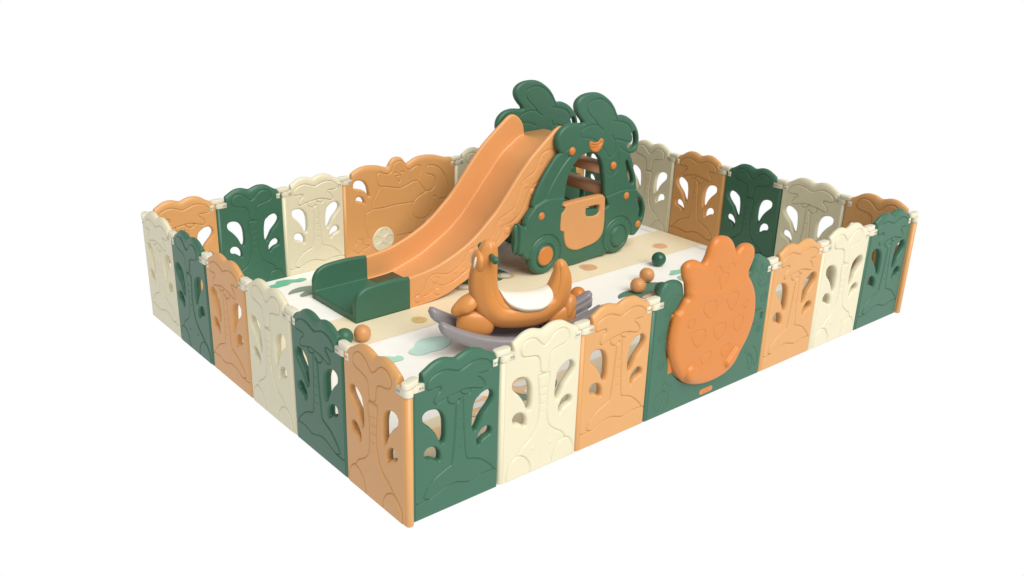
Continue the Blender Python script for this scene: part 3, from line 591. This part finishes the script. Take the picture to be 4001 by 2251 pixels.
SW=[[(3.025,0.123),(3.014,0.182),(3.025,0.245),(3.079,0.335),(3.155,0.393),(3.243,0.401),(3.353,0.369),(3.442,0.356),(3.553,0.388),(3.666,0.439),(3.721,0.503),(3.777,0.576),(3.844,0.638),(3.936,0.657),(4.017,0.649),(4.167,0.704),(4.247,0.793),(4.279,0.882),(4.324,0.959),(4.417,1.007),(4.382,0.999),(4.494,1.033),(4.605,1.084),(4.669,1.189),(4.72,1.314),(4.74,1.39),(4.793,1.479),(4.905,1.532),(4.995,1.57),(5.037,1.661),(5.056,1.747),(5.122,1.807),(5.143,1.829),(5.271,1.859),(5.366,1.842)],
[(3.025,0.118),(3.101,0.128),(3.155,0.157),(3.199,0.223),(3.243,0.241),(3.354,0.201),(3.499,0.219),(3.634,0.265),(3.815,0.358),(4.022,0.438),(4.264,0.608),(4.38,0.719),(4.435,0.833),(4.482,0.872),(4.565,0.894),(4.683,0.958),(4.59,0.879),(4.702,0.958),(4.789,1.06),(4.852,1.193),(4.894,1.293),(4.937,1.358),(5.051,1.41),(5.163,1.5),(5.203,1.618),(5.258,1.681)]]
SC=[(3.26,0.137),(2.917,0.102),(4.521,0.778),(4.973,1.28)]
SI=[(3.21,0.315),(3.571,0.279),(3.689,0.353),(3.88,0.583),(4.397,0.907),(4.681,1.043),(4.843,1.391),(5.151,1.706)]
swl = [smooth(q, False, 4) for q in SW]
def side_disp(x, z):
    U = np.array([[x_, z_] for x_, z_ in zip(x, z)]); o = np.zeros(len(U))
    for q in swl: o -= .010*np.exp(-(ldist(U, q, .05)/.010)**2)
    for c in SC:
        d = np.hypot(*(U-np.array(c)).T); o -= .009*np.exp(-((d-.062)/.009)**2); o += .008*sst(-d, -.058, -.03)
    for i, c in enumerate(SI):
        c = np.array(c)
        if i % 2:
            d = np.hypot(*((U-c-[-.03, 0])*[1, .8]).T); o -= .007*np.exp(-((d-.045)/.008)**2)
            for k in range(3): o -= .007*np.exp(-(np.hypot(*(U-c-[.03+.05*k, .04+.035*k]).T)/.011)**2)
        else:
            d = np.hypot(*((U-c)*[.8, 1.1]).T); a = np.arctan2(U[:, 1]-c[1], U[:, 0]-c[0])
            o -= .007*np.exp(-((d-.05-.007*np.sin(7*a))/.008)**2)*(a > -2.4); o += .004*sst(-d, -.05, -.03)
    return o
def chute():
    xs = np.linspace(2.775, 5.71, 260); rings = []
    NZ = 64
    for x in xs:
        t, fl, b = float(zr(x)), float(zf(x)), float(zb(x)); R = WT/2; b = min(b, fl-.06) if x > 2.9 else 0.0
        r = []
        zz = b+np.linspace(0, 1, NZ)*(t-R-b)
        for z in zz: r.append((x, YN, z))
        for a in np.linspace(180, 0, 9)[1:-1]: r.append((x, YN+R+R*math.cos(math.radians(a)), t-R+R*math.sin(math.radians(a))))
        ym = YN+WT; fr = .035; tt = max(t-R, fl+.05)
        for z in np.linspace(tt, fl+fr, 5): r.append((x, ym, z))
        for a in (210, 240, 270): r.append((x, ym+fr+fr*math.cos(math.radians(a)), fl+fr+fr*math.sin(math.radians(a))))
        yf = YF-WT
        for y in np.linspace(ym+fr, yf-fr, 8)[1:]: r.append((x, y, fl))
        for a in (300, 330, 360): r.append((x, yf-fr+fr*math.cos(math.radians(a)), fl+fr+fr*math.sin(math.radians(a))))
        for z in np.linspace(fl+fr, tt, 5)[1:]: r.append((x, yf, z))
        for a in np.linspace(180, 0, 9)[1:]: r.append((x, yf+R+R*math.cos(math.radians(a)), t-R+R*math.sin(math.radians(a))))
        for z in np.linspace(t-R, b, 6)[1:]: r.append((x, YF, z))
        u = fl-.045
        r += [(x, yf+.02, b), (x, yf+.02, u), (x, ym-.02, u), (x, ym-.02, b)]
        rings.append(r)
    n = len(rings[0]); V = np.array(rings).reshape(-1, 3)
    k = np.arange(len(V)) % n < NZ
    V[k, 1] -= side_disp(V[k, 0], V[k, 2])
    F = []
    for i in range(len(xs)-1):
        for j in range(n): F.append([i*n+j, i*n+(j+1) % n, (i+1)*n+(j+1) % n, (i+1)*n+j])
    F.append(list(range(n))[::-1]); F.append([(len(xs)-1)*n+j for j in range(n)])
    return V, F
link('chute', mesh('slide_chute', *chute(), MT['slide']), slide)
def foot():
    rf = interp([(1.90, .26), (1.915, .32), (1.95, .385), (2.0, .43), (2.07, .458), (2.16, .474), (2.4, .482), (2.60, .475), (2.78, .458)])
    xs = [1.900, 1.904, 1.914, 1.93, 1.95, 1.975]+list(np.linspace(2.0, 2.772, 26)); ins = [.016, .007, .001]+[0]*29
    rings = []; y0, y1, wt = 4.022, 5.178, .084
    for x, s_ in zip(xs, ins):
        t = float(rf(max(x, 1.905)))-s_; R = wt/2-s_; fl = .115-s_-(.012 if x < 1.92 else 0); r = [(x, y0+s_, 0)]
        for z in np.linspace(.04, t-R, 6): r.append((x, y0+s_, z))
        c = y0+wt/2
        for a in np.linspace(180, 0, 11)[1:]: r.append((x, c+R*math.cos(math.radians(a)), t-R+R*math.sin(math.radians(a))))
        fr = .02
        r.append((x, c+R, fl+fr)); r.append((x, c+R+.006, fl+.006)); r.append((x, c+R+fr, fl))
        c2 = y1-wt/2
        r.append((x, c2-R-fr, fl)); r.append((x, c2-R-.006, fl+.006)); r.append((x, c2-R, fl+fr))
        for a in np.linspace(180, 0, 11): r.append((x, c2+R*math.cos(math.radians(a)), t-R+R*math.sin(math.radians(a))))
        for z in np.linspace(t-R, .04, 6)[1:]: r.append((x, y1-s_, z))
        r.append((x, y1-s_, 0)); rings.append(r)
    n = len(rings[0]); V = np.array(rings).reshape(-1, 3); F = []
    for i in range(len(xs)-1):
        for j in range(n): F.append([i*n+j, i*n+(j+1) % n, (i+1)*n+(j+1) % n, (i+1)*n+j])
    F.append(list(range(n))[::-1]); F.append([(len(xs)-1)*n+j for j in range(n)])
    xw = np.linspace(2.77, 3.2, 8); Vw = []; 
    for x in xw: z = float(zf(x))+.006; Vw += [(x, 4.098, z), (x, 5.102, z), (x, 5.102, z-.03), (x, 4.098, z-.03)]
    Fw = []
    for i in range(7):
        for j in range(4): Fw.append([i*4+j, i*4+(j+1) % 4, i*4+4+(j+1) % 4, i*4+4+j])
    Fw += [[3, 2, 1, 0], [28, 29, 30, 31]]
    return join((V, F), (Vw, Fw))
mf = mesh('slide_foot', *foot(), MT['green'])
link('foot', mf, slide)
link('platform', mesh('slide_platform', *box(5.70, 6.27, 4.035, 5.24, 1.72, 1.83, .012), MT['slide']), slide)
trd = mesh('tread', *box(-.11, .11, 4.03, 5.25, -.10, .06, .03), MT['brown'])
for x, z in ((6.40, 1.44), (6.50, 1.07), (7.05, .34)): link('step', trd, slide, (x, 0, z))
def torus(R, r, n=32, m_=10):
    V = []; F = []
    for i in range(n):
        a = 2*math.pi*i/n
        for j in range(m_):
            b = 2*math.pi*j/m_; V.append(((R+r*math.cos(b))*math.cos(a), (R+r*math.cos(b))*math.sin(a), r*math.sin(b)))
    for i in range(n):
        for j in range(m_): F.append([i*m_+j, ((i+1) % n)*m_+j, ((i+1) % n)*m_+(j+1) % m_, i*m_+(j+1) % m_])
    return np.array(V), F
st = join(torus(.15, .022), (box(-.15, .15, -.018, .018, -.015, .015)), (lathe([(.04, -.25), (.04, .02)], 14)))
link('steering_wheel', mesh('steering_wheel', *st, MT['dgreen']), slide, (5.62, 4.55, .83), rot=(0, math.radians(-35), 0))
# ---------------------------------------------------------------- banana rocker
ra = math.radians(-21.7)
rk = empty('banana_rocker', inpen(3.26, 2.28, 0), ra, K)
tag(rk, 'orange banana bird shaped rocking toy with cream saddle on a grey rocker base', 'rocking toy')
SP = [(-.450, 1.415, .02), (-.452, 1.400, .062), (-.458, 1.355, .098), (-.470, 1.28, .122), (-.488, 1.19, .140), (-.512, 1.08, .160), (-.526, .96, .176), (-.526, .84, .184), (-.505, .72, .188), (-.452, .595, .200),
      (-.37, .50, .202), (-.25, .456, .202), (-.10, .443, .207), (.05, .443, .208), (.19, .460, .206), (.31, .510, .196), (.40, .57, .176), (.455, .67, .163), (.482, .78, .145), (.488, .88, .122), (.48, .96, .096), (.468, 1.02, .078), (.458, 1.06, .050), (.452, 1.080, .015)]
sp3 = smooth(SP, False, 4); tg = np.gradient(sp3[:, :2], axis=0); tg /= np.linalg.norm(tg, axis=1)[:, None]
nin = np.stack([-tg[:, 1], tg[:, 0]], 1)          # towards the inside of the curve
def bpt(i, phi, rr=1.0, add=0):
    c = sp3[i]; r = c[2]*rr+add; wy = .93
    k = 1-.05*math.cos(3*phi)**2
    n_, b_ = r*k*math.cos(phi), r*k*math.sin(phi)*wy
    return (c[0]+nin[i, 0]*n_, b_, c[1]+nin[i, 1]*n_)
NP = 96; V = []; F = []
for i in range(len(sp3)):
    for j in range(NP):
        phi = 2*math.pi*j/NP
        cr_ = min(abs(((phi-c+math.pi) % (2*math.pi))-math.pi) for c in (math.radians(62), -math.radians(62)))
        V.append(bpt(i, phi, 1, -.011*math.exp(-(cr_/.045)**2) if sp3[i, 2] > .06 else 0))
for i in range(len(sp3)-1):
    for j in range(NP): F.append([i*NP+j, i*NP+(j+1) % NP, (i+1)*NP+(j+1) % NP, (i+1)*NP+j])
F.append(list(range(NP))[::-1]); F.append([(len(sp3)-1)*NP+j for j in range(NP)])
body = link('body', mesh('banana_body', V, F, MT['rocker']), rk)
# saddle: a cushion draped over the hollow of the banana
zc_ = interp([(-.33, .79), (-.27, .735), (-.2, .70), (-.05, .675), (.1, .672), (.2, .688), (.3, .735), (.36, .775), (.41, .79), (.45, .78)])
ze_ = interp([(-.33, .77), (-.27, .68), (-.2, .62), (-.05, .562), (.1, .548), (.2, .555), (.3, .60), (.36, .66), (.41, .73), (.45, .77)])
V = []; F = []; ss = -.33+.725*(1-np.cos(np.linspace(0, math.pi, 44)))/2; n = 30
for s_ in ss:
    q = (s_+.33)/.725*2-1; hw = .208*max(.004, 1-abs(q)**3.2)**.5
    for k in range(n+1):
        t_ = math.sin((k/n-.5)*math.pi); V.append((s_+.012*(1-t_*t_)*q, hw*t_, ze_(s_)+(zc_(s_)-ze_(s_))*(1-abs(t_)**2.6)+.012*(1-q*q)*(1-t_*t_)))
for i in range(len(ss)-1):
    for k in range(n): F.append([i*(n+1)+k, i*(n+1)+k+1, (i+1)*(n+1)+k+1, (i+1)*(n+1)+k])
nv = len(V); V += [(x*.98, y*.94, z-.05) for x, y, z in V]
F += [[i+nv for i in f[::-1]] for f in F]
for i in range(len(ss)-1):
    a, b = i*(n+1), (i+1)*(n+1); F.append([a, b, b+nv, a+nv]); F.append([a+n, a+n+nv, b+n+nv, b+n])
for k in range(n): F.append([k, k+nv, k+1+nv, k+1]); a = (len(ss)-1)*(n+1); F.append([a+k, a+k+1, a+k+1+nv, a+k+nv])
link('saddle', mesh('saddle', V, F, mat('saddle_cream', (.84, .80, .70), .45)), rk)
for sg in (-1, 1):
    hv, hf = join(lathe([(.033, 0), (.033, .155)], 16), sph((0, 0, .165), .048, 18, 12))
    hv = hv[:, [0, 2, 1]]*[1, sg, 1]
    link('handle', mesh('handle', hv, hf, MT['green']), rk, (-.468, sg*.105, 1.245))
    link('eye', mesh('eye', *sph((0, 0, 0), .066, 20, 12, (.30, .60, 1.15)), MT['white']), rk, (-.652 if sg < 0 else -.628, sg*(.062 if sg < 0 else .10), 1.16), rot=(0, math.radians(8), math.radians(26)*sg))
    if sg < 0: link('eye_socket', mesh('eye_socket', *sph((0, 0, 0), 1, 32, 20, (.075, .150, .155)), MT['rocker']), rk, (-.590, 0, 1.14))
    fv, ff = sph((0, 0, 0), 1, 36, 22)
    fv = np.sign(fv)*np.abs(fv)**.78
    def blob(name, c, rad, rot, par=rk):
        return link(name, mesh(name, fv*np.array(rad), ff, MT['rocker']), par, (c[0], sg*c[1], c[2]), rot=(rot[0]*sg, rot[1], rot[2]*sg))
    blob('foot', (-.620, .025, .350), (.235, .110, .180), (0, .12, .1))
    blob('foot', (.50, .03, .33), (.20, .10, .15), (0, -.2, -.1))
def fin(c, rad, ry_):
    n1, n2 = 40, 26; V = []
    v, f_ = sph((0, 0, 0), 1, n1, n2)
    a = np.arctan2(v[:, 1], v[:, 0]); pet = 1+.10*np.cos(4*a)                # soft corners like a folded petal
    v = v*np.stack([pet, pet, np.ones(len(v))], 1); v = np.sign(v)*np.abs(v)**.9
    v[:, 2] -= .25*(v[:, 1]**2)
    return link('fin', mesh('fin', v*np.array(rad), f_, MT['rocker']), rk, c, rot=(0, ry_, 0))
fin((-.735, 0, .62), (.205, .125, .095), -.60)
fin((.585, 0, .44), (.11, .12, .17), .25)
def rail(sg):
    V = []; F = []; n = 20; ss = np.linspace(-1.155, 1.035, 70)
    for s_ in ss:
        e = min(1, (s_+1.155)/.09, (1.035-s_)/.09); e = math.sqrt(max(0, 1-(1-e)**2))*.96+.04
        q = (s_+.06)/1.1; zb_ = .385*q*q; zt_ = .20+.355*q*q; c = (zb_+zt_)/2; rz = (zt_-zb_)/2*e; ry = .080*e
        for k in range(n):
            a = 2*math.pi*k/n; ca, sa = math.cos(a), math.sin(a)
            V.append((s_, sg*.240+ry*np.sign(ca)*abs(ca)**.7, c+rz*np.sign(sa)*abs(sa)**.7))
    for i in range(len(ss)-1):
        for k in range(n): F.append([i*n+k, i*n+(k+1) % n, (i+1)*n+(k+1) % n, (i+1)*n+k])
    F.append(list(range(n))[::-1]); F.append([(len(ss)-1)*n+k for k in range(n)])
    return V, F
def deck(s0, s1, y0, y1, dz, th=.04, bump=0):
    V = []; F = []; ss = np.linspace(s0, s1, 40)
    for s_ in ss:
        q = (s_+.06)/1.1; z = .20+.34*q*q+dz
        e = min(1, (s_-s0)/.04, (s1-s_)/.04); e = .3+.7*math.sqrt(max(0, 1-(1-e)**2)); ym = (y0+y1)/2; hw = (y1-y0)/2*e
        for y, zz in ((-hw, -th), (-hw, -bump-.006), (-hw+.012, 0), (hw-.012, 0), (hw, -bump-.006), (hw, -th)): V.append((s_, ym+y, z+zz))
    for i in range(len(ss)-1):
        for k in range(6): F.append([i*6+k, i*6+(k+1) % 6, (i+1)*6+(k+1) % 6, (i+1)*6+k])
    F.append([0, 1, 2, 3, 4, 5][::-1]); F.append([(len(ss)-1)*6+k for k in range(6)])
    return V, F
base = join(rail(-1), rail(1), deck(-.90, .86, -.19, .19, -.115, .07), deck(.30, .98, -.145, -.085, -.035, .10, .01), deck(.30, .98, .085, .145, -.035, .10, .01),
            deck(.40, .88, -.03, .03, -.06, .06, .012))
link('rocker_base', mesh('rocker_base', *base, MT['grey']), rk)
# ---------------------------------------------------------------- balls
me_ball = mesh('ball', *sph((0, 0, 0), .108, 40, 24), MT['ballo'])
for x, y, c, lb in ((1.581, 3.357, 'ballo', 'orange ball on the mat in front of the green slide foot'),
                    (1.348, 3.398, 'green', 'green ball half hidden behind the left fence near the slide foot'),
                    (6.616, 2.986, 'dgreen', 'glossy dark green ball standing alone on the white band right of the toy car'),
                    (5.957, 2.632, 'ballo', 'orange ball farther back of the two that touch, behind the pineapple gate'),
                    (5.541, 2.427, 'ballo', 'orange ball nearer of the two that touch, left of the pineapple gate'),
                    (5.693, 2.126, 'dgreen', 'dark green ball partly hidden behind the gate frame'),
                    (4.631, 2.686, 'deep', 'deep orange ball peeking out behind the grey rocker base')):
    o = link('ball', me_ball, None, (x, y, .198), material=MT[c])
    tag(o, lb, 'ball', 'play balls on the mat')
